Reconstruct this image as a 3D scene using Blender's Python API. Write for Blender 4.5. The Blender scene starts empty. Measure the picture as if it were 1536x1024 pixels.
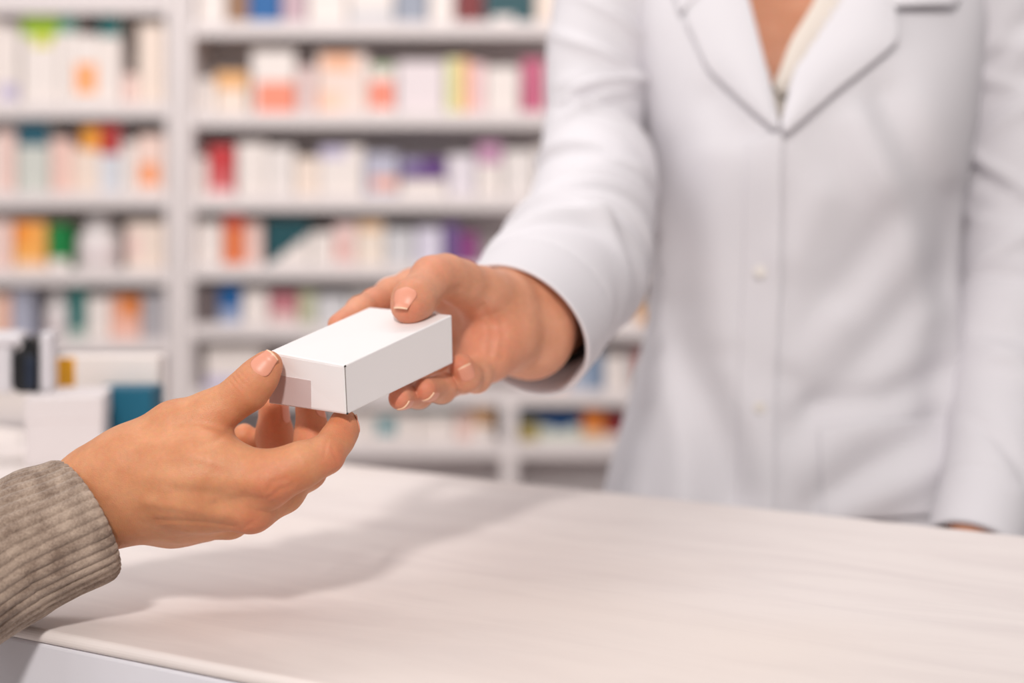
import bpy, bmesh, math, random
import numpy as np
from mathutils import Vector, Matrix
from mathutils.bvhtree import BVHTree

random.seed(4)
RNG = np.random.default_rng(7)
SC = bpy.context.scene
COL = SC.collection
F = 2133.33          # focal length in pixels (50 mm lens on 36 mm, 1536 px wide)
HY = 300.0           # row of the horizon
CT = 0.90            # counter top height
EH = 0.24            # eye height above the counter
ZC = CT + EH         # eye height


def P(px, py, Y):
    return Vector(((px - 768) * Y / F, Y, ZC - (py - HY) * Y / F))


def proj(v):
    return (768 + F * v[0] / v[1], HY + F * (ZC - v[2]) / v[1])


# ------------------------------------------------------------------ materials
def srgb(c):
    out = []
    for v in c:
        v = v / 255.0
        out.append(v / 12.92 if v <= 0.04045 else ((v + 0.055) / 1.055) ** 2.4)
    return tuple(out) + (1.0,)


class NT:
    def __init__(self, name):
        self.m = bpy.data.materials.new(name)
        self.m.use_nodes = True
        self.t = self.m.node_tree
        self.b = self.t.nodes['Principled BSDF']

    def n(self, kind, **kw):
        nd = self.t.nodes.new(kind)
        for k, v in kw.items():
            if k in nd.inputs:
                nd.inputs[k].default_value = v
            else:
                setattr(nd, k, v)
        return nd

    def l(self, a, b):
        self.t.links.new(a, b)


_plain = {}


def plain(name, rgb, rough=0.5, noise=0.04, scale=30.0, spec=0.4):
    key = (name, rgb, rough)
    if key in _plain:
        return _plain[key]
    t = NT(name)
    c = srgb(rgb)
    co = t.n('ShaderNodeTexCoord')
    nz = t.n('ShaderNodeTexNoise', Scale=scale, Detail=3.0)
    t.l(co.outputs['Object'], nz.inputs['Vector'])
    mx = t.n('ShaderNodeMix', data_type='RGBA')
    mx.inputs['A'].default_value = tuple(max(0, v * (1 - noise)) for v in c[:3]) + (1,)
    mx.inputs['B'].default_value = tuple(min(1, v * (1 + noise)) for v in c[:3]) + (1,)
    t.l(nz.outputs['Fac'], mx.inputs['Factor'])
    t.l(mx.outputs['Result'], t.b.inputs['Base Color'])
    t.b.inputs['Roughness'].default_value = rough
    t.b.inputs['Specular IOR Level'].default_value = spec
    _plain[key] = t.m
    return t.m


def mat_skin(name, light, dark, red):
    t = NT(name)
    co = t.n('ShaderNodeTexCoord')
    n1 = t.n('ShaderNodeTexNoise', Scale=38.0, Detail=4.0, Roughness=0.6)
    n2 = t.n('ShaderNodeTexNoise', Scale=420.0, Detail=2.0)
    t.l(co.outputs['Object'], n1.inputs['Vector'])
    t.l(co.outputs['Object'], n2.inputs['Vector'])
    mx = t.n('ShaderNodeMix', data_type='RGBA')
    mx.inputs['A'].default_value = srgb(dark)
    mx.inputs['B'].default_value = srgb(light)
    rp = t.n('ShaderNodeMapRange')
    rp.inputs['From Min'].default_value = 0.3
    rp.inputs['From Max'].default_value = 0.7
    t.l(n1.outputs['Fac'], rp.inputs['Value'])
    t.l(rp.outputs['Result'], mx.inputs['Factor'])
    at = t.n('ShaderNodeAttribute', attribute_name='flush')
    m2 = t.n('ShaderNodeMix', data_type='RGBA')
    m2.inputs['B'].default_value = srgb(red)
    t.l(at.outputs['Fac'], m2.inputs['Factor'])
    t.l(mx.outputs['Result'], m2.inputs['A'])
    m3 = t.n('ShaderNodeMix', data_type='RGBA', blend_type='MULTIPLY')
    m3.inputs['Factor'].default_value = 0.18
    t.l(m2.outputs['Result'], m3.inputs['A'])
    t.l(n2.outputs['Color'], m3.inputs['B'])
    t.l(m3.outputs['Result'], t.b.inputs['Base Color'])
    t.b.inputs['Roughness'].default_value = 0.48
    t.b.inputs['Specular IOR Level'].default_value = 0.35
    t.b.inputs['Subsurface Weight'].default_value = 0.25
    t.b.inputs['Subsurface Radius'].default_value = (1.0, 0.35, 0.2)
    t.b.inputs['Subsurface Scale'].default_value = 0.004
    vo = t.n('ShaderNodeTexVoronoi', Scale=900.0, feature='DISTANCE_TO_EDGE')
    t.l(co.outputs['Object'], vo.inputs['Vector'])
    n3 = t.n('ShaderNodeTexNoise', Scale=120.0, Detail=3.0)
    t.l(co.outputs['Object'], n3.inputs['Vector'])
    ad = t.n('ShaderNodeMath', operation='MULTIPLY_ADD')
    t.l(n3.outputs['Fac'], ad.inputs[0])
    ad.inputs[1].default_value = 1.2
    t.l(vo.outputs['Distance'], ad.inputs[2])
    bp = t.n('ShaderNodeBump', Strength=0.4, Distance=0.0006)
    t.l(ad.outputs[0], bp.inputs['Height'])
    t.l(bp.outputs['Normal'], t.b.inputs['Normal'])
    return t.m


def mat_cloth(name, rgb, scale=1500.0, strength=0.25):
    t = NT(name)
    co = t.n('ShaderNodeTexCoord')
    w1 = t.n('ShaderNodeTexNoise', Scale=scale * 0.25, Detail=2.0)
    t.l(co.outputs['Object'], w1.inputs['Vector'])
    n2 = t.n('ShaderNodeTexNoise', Scale=9.0, Detail=3.0)
    t.l(co.outputs['Object'], n2.inputs['Vector'])
    c = srgb(rgb)
    mx = t.n('ShaderNodeMix', data_type='RGBA')
    mx.inputs['A'].default_value = tuple(v * 0.97 for v in c[:3]) + (1,)
    mx.inputs['B'].default_value = c
    t.l(n2.outputs['Fac'], mx.inputs['Factor'])
    t.l(mx.outputs['Result'], t.b.inputs['Base Color'])
    t.b.inputs['Roughness'].default_value = 0.85
    t.b.inputs['Specular IOR Level'].default_value = 0.15
    bp = t.n('ShaderNodeBump', Strength=strength, Distance=0.0004)
    t.l(w1.outputs['Fac'], bp.inputs['Height'])
    t.l(bp.outputs['Normal'], t.b.inputs['Normal'])
    return t.m


def mat_knit():
    t = NT('oatmeal_knit')
    co = t.n('ShaderNodeTexCoord')
    n1 = t.n('ShaderNodeTexNoise', Scale=700.0, Detail=3.0, Roughness=0.7)
    n2 = t.n('ShaderNodeTexNoise', Scale=60.0, Detail=4.0)
    for n in (n1, n2):
        t.l(co.outputs['Object'], n.inputs['Vector'])
    rmp = t.n('ShaderNodeValToRGB')
    rmp.color_ramp.elements[0].position = 0.3
    rmp.color_ramp.elements[0].color = srgb((126, 106, 92))
    rmp.color_ramp.elements[1].position = 0.7
    rmp.color_ramp.elements[1].color = srgb((186, 165, 148))
    mt = t.n('ShaderNodeMath', operation='MULTIPLY_ADD')
    t.l(n1.outputs['Fac'], mt.inputs[0])
    mt.inputs[1].default_value = 0.6
    t.l(n2.outputs['Fac'], mt.inputs[2])
    m4 = t.n('ShaderNodeMath', operation='SUBTRACT')
    t.l(mt.outputs[0], m4.inputs[0])
    m4.inputs[1].default_value = 0.3
    t.l(m4.outputs[0], rmp.inputs['Fac'])
    t.l(rmp.outputs['Color'], t.b.inputs['Base Color'])
    t.b.inputs['Roughness'].default_value = 0.95
    t.b.inputs['Specular IOR Level'].default_value = 0.05
    t.b.inputs['Sheen Weight'].default_value = 0.25
    t.b.inputs['Sheen Roughness'].default_value = 0.6
    bp = t.n('ShaderNodeBump', Strength=0.7, Distance=0.0012)
    t.l(n1.outputs['Fac'], bp.inputs['Height'])
    t.l(bp.outputs['Normal'], t.b.inputs['Normal'])
    return t.m


def mat_counter():
    t = NT('pale_veined_laminate')
    co = t.n('ShaderNodeTexCoord')
    mp = t.n('ShaderNodeMapping')
    mp.inputs['Rotation'].default_value = (0, 0, math.radians(18))
    mp.inputs['Scale'].default_value = (1.0, 5.5, 1.0)
    t.l(co.outputs['Object'], mp.inputs['Vector'])
    n1 = t.n('ShaderNodeTexNoise', Scale=5.0, Detail=7.0, Roughness=0.6, Distortion=0.6)
    t.l(mp.outputs['Vector'], n1.inputs['Vector'])
    n2 = t.n('ShaderNodeTexNoise', Scale=3.0, Detail=2.0)
    t.l(co.outputs['Object'], n2.inputs['Vector'])
    r = t.n('ShaderNodeValToRGB')
    e = r.color_ramp.elements
    e[0].position, e[0].color = 0.25, srgb((219, 209, 206))
    e[1].position, e[1].color = 0.60, srgb((231, 222, 218))
    t.l(n1.outputs['Fac'], r.inputs['Fac'])
    mx = t.n('ShaderNodeMix', data_type='RGBA')
    mx.inputs['B'].default_value = srgb((233, 219, 208))
    rp = t.n('ShaderNodeMapRange')
    rp.inputs['From Min'].default_value = 0.45
    rp.inputs['From Max'].default_value = 0.75
    rp.inputs['To Max'].default_value = 0.55
    t.l(n2.outputs['Fac'], rp.inputs['Value'])
    t.l(rp.outputs['Result'], mx.inputs['Factor'])
    t.l(r.outputs['Color'], mx.inputs['A'])
    t.l(mx.outputs['Result'], t.b.inputs['Base Color'])
    t.b.inputs['Roughness'].default_value = 0.42
    t.b.inputs['Specular IOR Level'].default_value = 0.3
    return t.m


# ------------------------------------------------------------------ tagging
def tag(o, label=None, cat=None, group=None, kind=None):
    if label:
        o['label'] = label
    if cat:
        o['category'] = cat
    if group:
        o['group'] = group
    if kind:
        o['kind'] = kind
    return o


def mesh_obj(name, verts, faces, mats, parent=None, smooth=True, midx=None, loc=None):
    me = bpy.data.meshes.new(name)
    me.from_pydata([tuple(v) for v in verts], [], [tuple(f) for f in faces])
    if not isinstance(mats, (list, tuple)):
        mats = [mats]
    for m in mats:
        me.materials.append(m)
    if midx is not None:
        me.polygons.foreach_set('material_index', np.array(midx, dtype=np.int32))
    if smooth:
        me.polygons.foreach_set('use_smooth', np.ones(len(me.polygons), dtype=bool))
    me.update()
    bm = bmesh.new()
    bm.from_mesh(me)
    bmesh.ops.recalc_face_normals(bm, faces=bm.faces[:])
    bm.to_mesh(me)
    bm.free()
    o = bpy.data.objects.new(name, me)
    COL.objects.link(o)
    if parent is not None:
        o.parent = parent
    if loc is not None:
        o.location = loc
    return o


def empty(name, loc=(0, 0, 0), rz=0.0):
    o = bpy.data.objects.new(name, None)
    o.empty_display_size = 0.05
    o.location = loc
    o.rotation_euler = (0, 0, rz)
    COL.objects.link(o)
    return o


def bevel(o, w, seg=3):
    m = o.modifiers.new('bevel', 'BEVEL')
    m.width = w
    m.segments = seg
    m.limit_method = 'ANGLE'
    m.angle_limit = math.radians(40)
    return o


def box_vf(x0, x1, y0, y1, z0, z1):
    v = [(x0, y0, z0), (x1, y0, z0), (x1, y1, z0), (x0, y1, z0),
         (x0, y0, z1), (x1, y0, z1), (x1, y1, z1), (x0, y1, z1)]
    f = [(0, 3, 2, 1), (4, 5, 6, 7), (0, 1, 5, 4), (1, 2, 6, 5), (2, 3, 7, 6), (3, 0, 4, 7)]
    return v, f


def boxo(name, x0, x1, y0, y1, z0, z1, mat, parent=None, bev=0.002):
    v, f = box_vf(x0, x1, y0, y1, z0, z1)
    o = mesh_obj(name, v, f, mat, parent, smooth=False)
    if bev:
        bevel(o, bev)
    return o


# ------------------------------------------------------------------ implicit surfaces
def smin(a, b, k):
    h = np.maximum(k - np.abs(a - b), 0.0) / k
    return np.minimum(a, b) - h * h * k * 0.25


class Field:
    def __init__(self, lo, hi, h):
        self.lo = np.array(lo, dtype=np.float64)
        self.h = h
        self.n = (np.ceil((np.array(hi) - self.lo) / h).astype(int) + 1)
        self.ax = [self.lo[i] + h * np.arange(self.n[i]) for i in range(3)]

    def new(self):
        return np.full(self.n, 0.03, dtype=np.float32)

    def cone(self, D, a, b, ra, rb, k):
        a = np.array(a); b = np.array(b)
        mrg = max(ra, rb) + k + 0.012
        i0 = np.maximum(((np.minimum(a, b) - mrg - self.lo) / self.h).astype(int), 0)
        i1 = np.minimum(((np.maximum(a, b) + mrg - self.lo) / self.h).astype(int) + 2, self.n)
        if (i1 <= i0).any():
            return
        X = self.ax[0][i0[0]:i1[0], None, None].astype(np.float32)
        Yy = self.ax[1][None, i0[1]:i1[1], None].astype(np.float32)
        Z = self.ax[2][None, None, i0[2]:i1[2]].astype(np.float32)
        d = b - a
        L2 = float(d @ d) + 1e-12
        px, py, pz = X - a[0], Yy - a[1], Z - a[2]
        t = np.clip((px * d[0] + py * d[1] + pz * d[2]) / L2, 0, 1)
        q = np.sqrt((px - t * d[0]) ** 2 + (py - t * d[1]) ** 2 + (pz - t * d[2]) ** 2)
        dist = (q - (ra + (rb - ra) * t)).astype(np.float32)
        S = D[i0[0]:i1[0], i0[1]:i1[1], i0[2]:i1[2]]
        S[...] = smin(S, dist, k)

    def chain(self, D, pts, k):
        for (a, ra), (b, rb) in zip(pts[:-1], pts[1:]):
            self.cone(D, a, b, ra, rb, k)

    def sample(self, D, p):
        q = (p - self.lo) / self.h
        q = np.clip(q, 0, np.array(self.n) - 1.001)
        i = q.astype(int)
        f = q - i
        r = 0
        for dx in (0, 1):
            for dy in (0, 1):
                for dz in (0, 1):
                    w = (f[:, 0] if dx else 1 - f[:, 0]) * (f[:, 1] if dy else 1 - f[:, 1]) * (f[:, 2] if dz else 1 - f[:, 2])
                    r = r + w * D[i[:, 0] + dx, i[:, 1] + dy, i[:, 2] + dz]
        return r

    def grad(self, D, p):
        e = self.h * 0.8
        g = np.stack([self.sample(D, p + np.eye(3)[i] * e) - self.sample(D, p - np.eye(3)[i] * e) for i in range(3)], 1)
        return g / (np.linalg.norm(g, axis=1, keepdims=True) + 1e-12)

    def mesh(self, D):
        n = self.n
        s = D < 0
        c = np.zeros(n - 1, dtype=np.int8)
        for dx in (0, 1):
            for dy in (0, 1):
                for dz in (0, 1):
                    c += s[dx:n[0] - 1 + dx, dy:n[1] - 1 + dy, dz:n[2] - 1 + dz]
        act = (c > 0) & (c < 8)
        idx = np.full(n - 1, -1, dtype=np.int64)
        cells = np.argwhere(act)
        idx[act] = np.arange(len(cells))
        acc = np.zeros((len(cells), 3)); cnt = np.zeros(len(cells))
        cor = [(0, 0, 0), (1, 0, 0), (0, 1, 0), (1, 1, 0), (0, 0, 1), (1, 0, 1), (0, 1, 1), (1, 1, 1)]
        vals = [D[cells[:, 0] + q[0], cells[:, 1] + q[1], cells[:, 2] + q[2]] for q in cor]
        for i in range(8):
            for j in range(i + 1, 8):
                if sum(abs(cor[i][k] - cor[j][k]) for k in range(3)) != 1:
                    continue
                a, b = vals[i], vals[j]
                m = (a < 0) != (b < 0)
                t = np.where(m, a / np.where(m, a - b, 1), 0)
                pt = np.array(cor[i])[None] + t[:, None] * (np.array(cor[j]) - np.array(cor[i]))[None]
                acc += pt * m[:, None]
                cnt += m
        V = self.lo + (cells + acc / cnt[:, None]) * self.h
        faces = []
        for ax in range(3):
            o1, o2 = [(1, 2), (2, 0), (0, 1)][ax]
            sl0 = [slice(None)] * 3; sl1 = [slice(None)] * 3
            sl0[ax] = slice(0, n[ax] - 1); sl1[ax] = slice(1, n[ax])
            cr = s[tuple(sl0)] != s[tuple(sl1)]
            e = np.argwhere(cr)
            e = e[(e[:, o1] > 0) & (e[:, o2] > 0) & (e[:, o1] < n[o1] - 1) & (e[:, o2] < n[o2] - 1)]
            q = []
            for (d1, d2) in ((1, 1), (0, 1), (0, 0), (1, 0)):
                cc = e.copy(); cc[:, o1] -= d1; cc[:, o2] -= d2
                q.append(idx[cc[:, 0], cc[:, 1], cc[:, 2]])
            q = np.stack(q, 1)
            fl = s[e[:, 0], e[:, 1], e[:, 2]]
            q[~fl] = q[~fl][:, ::-1]
            faces.append(q)
        Fq = np.concatenate(faces)
        for _ in range(3):
            # tangential relax then pull back to the surface
            S = np.zeros_like(V); k = np.zeros(len(V))
            for a, b in ((0, 1), (1, 2), (2, 3), (3, 0)):
                np.add.at(S, Fq[:, a], V[Fq[:, b]]); np.add.at(k, Fq[:, a], 1)
                np.add.at(S, Fq[:, b], V[Fq[:, a]]); np.add.at(k, Fq[:, b], 1)
            V = V * 0.5 + 0.5 * S / np.maximum(k, 1)[:, None]
            V = V - self.grad(D, V) * self.sample(D, V)[:, None]
        return V, Fq


def PX(px, py, Y, r):
    """joint seen at pixel (px, py), Y metres away, r pixels thick there -> (point, radius in metres)"""
    return (np.array(P(px, py, Y)), r * Y / F)


def chainpx(l):
    return [PX(*q) for q in l]


def skin_object(name, V, Fq, mat, flush, parent=None, creases=(), lines=()):
    V = V.copy()
    if lines:       # tendons, veins and folds: ridges (+) and grooves (-) along polylines on the side facing the viewer
        tri = V[Fq]
        fn = np.cross(tri[:, 2] - tri[:, 0], tri[:, 3] - tri[:, 1])
        N = np.zeros_like(V)
        for k in range(4):
            np.add.at(N, Fq[:, k], fn)
        N /= np.linalg.norm(N, axis=1, keepdims=True) + 1e-12
        view = V - np.array([0, 0, ZC])
        view /= np.linalg.norm(view, axis=1, keepdims=True)
        if np.sum(N * (V - V.mean(0))) < 0:
            N = -N
        facing = np.clip(-(N * view).sum(1) * 2, 0, 1)
        px = 768 + F * V[:, 0] / V[:, 1]
        py = HY + F * (ZC - V[:, 2]) / V[:, 1]
        dsp = np.zeros(len(V))
        for pl, w, amp in lines:
            best = np.full(len(V), 1e9)
            for (ax, ay), (bx, by) in zip(pl[:-1], pl[1:]):
                dx, dy = bx - ax, by - ay
                t = np.clip(((px - ax) * dx + (py - ay) * dy) / (dx * dx + dy * dy), 0, 1)
                best = np.minimum(best, np.hypot(px - ax - t * dx, py - ay - t * dy))
            dsp += amp * np.exp(-(best / w) ** 2)
        V = V + N * (dsp * facing)[:, None]
    for (c, axis, w, rad, amp) in creases:
        d = V - np.array(c)[None]
        s = d @ np.array(axis)
        rr = np.linalg.norm(d - s[:, None] * np.array(axis)[None], axis=1)
        g = np.exp(-(s / w) ** 2) * np.exp(-(rr / rad) ** 4) * amp
        # move along smooth normal approximated by the radial direction from the crease centre
        V -= g[:, None] * (d / (np.linalg.norm(d, axis=1, keepdims=True) + 1e-9))
    o = mesh_obj(name, V, Fq, mat, parent)
    at = o.data.attributes.new('flush', 'FLOAT', 'POINT')
    a = np.zeros(len(V))
    for (c, r, w) in flush:
        a = np.maximum(a, w * np.exp(-(np.linalg.norm(V - np.array(c)[None], axis=1) / r) ** 2))
    at.data.foreach_set('value', a.astype(np.float32))
    return o


def nail(fd, D, c, axis, nrm, w, l, mats, parent, lift=0.00035, fwd=0.55):
    """fingernail: a thin arched plate around the fingertip c; axis points to the tip, nrm out of the nail"""
    axis = Vector(axis).normalized()
    nrm = Vector(nrm); nrm = (nrm - axis * nrm.dot(axis)).normalized()
    side = axis.cross(nrm)
    A_, N_, S_ = np.array(axis), np.array(nrm), np.array(side)
    c = np.array(c)
    nu, nv = 17, 20
    # local finger radius under the nail
    def trace(base, dirs, r0=0.016):
        r = np.full(len(base), r0)
        for _ in range(40):
            d = fd.sample(D, base + dirs * r[:, None]) - lift
            r = r - np.clip(d, -0.0008, 0.0015) * 0.8
        return np.clip(r, 0.002, 0.016)
    R0 = float(trace(c[None] - A_[None] * 0.002, N_[None])[0])
    y1 = fwd * R0
    y0 = y1 - l
    half = min(1.15, w / 2 / R0)
    base, dirs = [], []
    for j in range(nv):
        v = j / (nv - 1)
        ww = math.sqrt(max(0.0, 1 - (1 - min(1, v / 0.35)) ** 2)) * 0.88 + 0.12
        for i in range(nu):
            u = i / (nu - 1) * 2 - 1
            ph = u * half * ww
            y = y0 + (y1 - y0) * v - (0.0011 * u * u if v > .5 else 0) * (v - .5) * 2
            base.append(c + A_ * y)
            dirs.append(N_ * math.cos(ph) + S_ * math.sin(ph))
    base, dirs = np.array(base), np.array(dirs)
    r = trace(base, dirs).reshape(nv, nu)
    k = int(nv * 0.72)
    for j in range(k, nv):
        r[j] = np.maximum(r[j], r[k] * (1 - 0.10 * ((j - k) / (nv - 1 - k)) ** 2))
    r[:3] = r[:3] - 0.0003 * np.array([1.6, 1.0, .4])[:, None]
    G = (base + dirs * r.reshape(-1)[:, None]).reshape(nv, nu, 3)
    for _ in range(2):
        H = G.copy()
        H[1:-1] = 0.5 * G[1:-1] + 0.25 * (G[:-2] + G[2:])
        G = H
    low = G - dirs.reshape(nv, nu, 3) * 0.0007
    v = np.concatenate([G.reshape(-1, 3), low.reshape(-1, 3)])
    f, mi = [], []
    M = nu * nv
    for j in range(nv - 1):
        for i in range(nu - 1):
            q = (j * nu + i, j * nu + i + 1, (j + 1) * nu + i + 1, (j + 1) * nu + i)
            f.append(q); mi.append(1 if j >= nv - 2 else 0)
            f.append(tuple(k_ + M for k_ in q[::-1])); mi.append(1 if j >= nv - 2 else 0)
    for j in range(nv - 1):
        for i in (0, nu - 1):
            a, b = j * nu + i, (j + 1) * nu + i
            f.append((a, b, b + M, a + M)); mi.append(1 if j >= nv - 2 else 0)
    for i in range(nu - 1):
        for j in (0, nv - 1):
            a, b = j * nu + i, j * nu + i + 1
            f.append((a, b, b + M, a + M)); mi.append(1 if j else 0)
    return mesh_obj('fingernail', v, f, mats, parent, midx=mi)


# ------------------------------------------------------------------ lofts
def catmull(P0, n):
    P0 = [np.array(p, dtype=float) for p in P0]
    pts = [2 * P0[0] - P0[1]] + P0 + [2 * P0[-1] - P0[-2]]
    out = []
    m = len(P0) - 1
    for s in range(n):
        g = s / (n - 1) * m
        i = min(int(g), m - 1)
        t = g - i
        a, b, c, d = pts[i], pts[i + 1], pts[i + 2], pts[i + 3]
        out.append(0.5 * ((2 * b) + (-a + c) * t + (2 * a - 5 * b + 4 * c - d) * t * t + (-a + 3 * b - 3 * c + d) * t ** 3))
    return np.array(out)


def tube(name, ctrl, mat, parent=None, nl=120, nr=72, disp=None, squash=None, lip=0.0, liplen=0.03, thick=0.003, end_n=None):
    """cloth tube; ctrl = [(x,y,z,r)], open at the last end with a turned-in lip"""
    C = catmull(ctrl, nl)
    pos, rad = C[:, :3], C[:, 3]
    T = np.gradient(pos, axis=0)
    T /= np.linalg.norm(T, axis=1, keepdims=True)
    N = np.zeros_like(T)
    r0 = np.array([0, -1.0, 0.0])
    r0 = r0 - T[0] * (r0 @ T[0])
    if np.linalg.norm(r0) < 0.2:
        r0 = np.array([0, 0, 1.0]) - T[0] * T[0][2]
    N[0] = r0 / np.linalg.norm(r0)
    for i in range(1, nl):
        v = N[i - 1] - T[i] * (N[i - 1] @ T[i])
        N[i] = v / np.linalg.norm(v)
    B = np.cross(T, N)
    th = np.linspace(0, 2 * np.pi, nr, endpoint=False)
    V = []
    for i in range(nl):
        u = i / (nl - 1)
        rr = np.full(nr, rad[i])
        if disp is not None:
            dirs = np.cos(th)[:, None] * N[i] + np.sin(th)[:, None] * B[i]
            rr = rr + disp(u, th, pos[i] + dirs * rad[i], dirs)
        V.append(pos[i] + (np.cos(th) * rr)[:, None] * N[i] + (np.sin(th) * rr)[:, None] * B[i])
    if end_n is not None:      # opening cut at a slant: slide the last rings along the tube onto a tilted plane
        en = np.array(end_n) / np.linalg.norm(end_n)
        for i in range(nl):
            w = max(0.0, (i / (nl - 1) - 0.72) / 0.28)
            w = w * w * (3 - 2 * w)
            if w:
                d = V[i] - pos[i]
                V[i] = V[i] - (d @ en / (T[i] @ en))[:, None] * T[i] * w
    # lip: round over the end and come back inside
    last = V[-1]
    for (dl, dr) in ((0.0012, -0.0008), (0.0015, -thick * 0.6), (0.0, -thick), (-liplen * 0.3, -thick * 1.2), (-liplen, -thick * 1.6)):
        cen = pos[-1]
        dirv = last - cen
        ln = np.linalg.norm(dirv, axis=1, keepdims=True)
        V.append(cen + dirv / ln * (ln + dr) + T[-1] * dl)
    V = np.array(V)
    m = len(V)
    faces = []
    for i in range(m - 1):
        for j in range(nr):
            k = (j + 1) % nr
            faces.append((i * nr + j, i * nr + k, (i + 1) * nr + k, (i + 1) * nr + j))
    return mesh_obj(name, V.reshape(-1, 3), faces, mat, parent)


def ring_folds(folds):
    """folds across a sleeve: (u0, theta0, du, dtheta, amp, slant)"""
    def d(u, th, pts, dirs):
        r = np.zeros_like(th)
        for (u0, t0, du, dt, amp, sl) in folds:
            w = np.angle(np.exp(1j * (th - t0)))
            r += amp * np.exp(-((u - u0 - sl * w) / du) ** 2) * np.exp(-(w / dt) ** 2)
        return r
    return d


# ================================================================== CAMERA
cam = bpy.data.cameras.new('camera')
cam.lens = 50.0
cam.sensor_width = 36.0
cam.shift_y = -(512 - HY) / 1536.0
cam.clip_start = 0.02
cam.dof.use_dof = True
cam.dof.focus_distance = 0.80
cam.dof.aperture_fstop = 2.9
cam.dof.aperture_blades = 0
camo = bpy.data.objects.new('camera', cam)
camo.location = (0, 0, ZC)
camo.rotation_euler = (math.radians(90), 0, 0)
COL.objects.link(camo)
SC.camera = camo

# ================================================================== LIGHT
W = bpy.data.worlds.new('world')
SC.world = W
W.use_nodes = True
W.node_tree.nodes['Background'].inputs['Color'].default_value = (1.0, 0.955, 0.955, 1)
W.node_tree.nodes['Background'].inputs['Strength'].default_value = 0.36


def area(name, loc, target, size, power, color=(1, 0.95, 0.92), sy=None):
    l = bpy.data.lights.new(name, 'AREA')
    l.energy = power
    l.color = color
    l.shape = 'RECTANGLE'
    l.size = size
    l.size_y = sy or size
    o = bpy.data.objects.new(name, l)
    o.location = loc
    d = Vector(target) - Vector(loc)
    o.rotation_euler = d.to_track_quat('-Z', 'Y').to_euler()
    COL.objects.link(o)
    return o


BOXC = Vector((-0.09, 0.84, ZC - 0.1))
key_dir = Vector((-0.08, -1.0, 0.70)).normalized()
area('window_light', BOXC + key_dir * 3.2, BOXC, 0.30, 74, (1, 0.95, 0.91))
key2 = Vector((-1.0, -0.55, 0.75)).normalized()
area('side_window_light', BOXC + key2 * 3.2, BOXC + Vector((0.3, .4, 0)), 2.6, 22, (1, 0.97, 0.97))
area('ceiling_panel', (-0.3, 1.7, 2.7), (-0.3, 3.2, 0.9), 2.4, 34, (1, 0.95, 0.94), 1.0)

SC.view_settings.view_transform = 'Standard'
SC.view_settings.look = 'None'
SC.view_settings.exposure = 0.0
SC.view_settings.gamma = 1.0
SC.view_settings.use_curve_mapping = False

# ================================================================== ROOM
floor_m = plain('pale_floor_vinyl', (190, 182, 178), 0.5)
wall_m = plain('white_paint', (214, 208, 206), 0.8)
YS = 3.30            # front plane of the shelving
v, f = box_vf(-3.0, 3.2, -2.5, 4.0, -0.1, 0.0)
tag(mesh_obj('floor', v, f, floor_m, smooth=False), kind='structure')
v, f = box_vf(-3.0, 3.2, 3.72, 3.85, 0.0, 3.2)
tag(mesh_obj('wall_back', v, f, wall_m, smooth=False), kind='structure')

# ---- counter
e_dir = Vector((0.882, -0.471, 0)).normalized()   # along the counter towards image right
e_nrm = Vector((0.471, 0.882, 0)).normalized()    # across it, away from the customer
near_pt = P(62, 945, EH * F / 645)
near_pt.z = 0
DEPTH = 0.515 * EH / 0.25
crz = math.atan2(e_dir.y, e_dir.x)
counter = empty('counter', (near_pt.x, near_pt.y, 0), crz)
tag(counter, 'long pale pharmacy counter with faint warm veining, crossing the foreground', 'counter')
cm = mat_counter()
cp = plain('counter_front_laminate', (216, 214, 220), 0.55)
wt = boxo('worktop', -1.3, 1.75, 0, DEPTH, CT - 0.008, CT, cm, counter, bev=0.0)
bevel(wt, 0.0038, 5)
boxo('front_panel', -1.3, 1.75, 0.002, 0.03, 0.09, CT - 0.0081, cp, counter)
boxo('plinth', -1.28, 1.73, 0.06, 0.08, 0.0, 0.09, plain('grey_plinth', (120, 118, 118), 0.6), counter)
boxo('end_panel', -1.3, -1.275, 0.035, DEPTH - 0.02, 0.0, CT - 0.0081, cp, counter)
boxo('end_panel', 1.725, 1.75, 0.035, DEPTH - 0.02, 0.0, CT - 0.0081, cp, counter)

# ================================================================== SHELVING
shelf_m = plain('white_shelf_melamine', (226, 217, 215), 0.5, 0.02)
back_m = plain('grey_shelf_back', (232, 226, 226), 0.7, 0.03)


def sx(px, Y=YS):
    return (px - 768) * Y / F


def sz(py, Y=YS):
    return ZC - (py - HY) * Y / F


def shelving(name, label, x0, x1, edges, uprights, eth=22):
    """x0,x1: outer edges in metres; edges: board heights (centre of the front edge)"""
    r = empty(name, ((x0 + x1) / 2, YS, 0))
    tag(r, label, 'shelving')
    ox = (x0 + x1) / 2
    h = eth * YS / F
    top = max(edges) + 0.05
    for (a, b, zlo, zhi) in uprights:
        boxo('upright', a - ox, b - ox, -0.012, 0.22, zlo, zhi if zhi else top, shelf_m, r)
    a, b = uprights[0][1], uprights[1][0]
    for z in edges:
        s = boxo('shelf_board', a - ox + 0.001, b - ox - 0.001, 0.0, 0.205, z + h / 2 - 0.018, z + h / 2, shelf_m, r)
        boxo('price_rail', a - ox + 0.001, b - ox - 0.001, -0.010, -0.001, z - h / 2, z + h / 2 + 0.002, shelf_m, s)
    boxo('back_panel', a - ox, b - ox, 0.206, 0.22, 0.0, top, back_m, r, bev=0)
    return r


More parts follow.
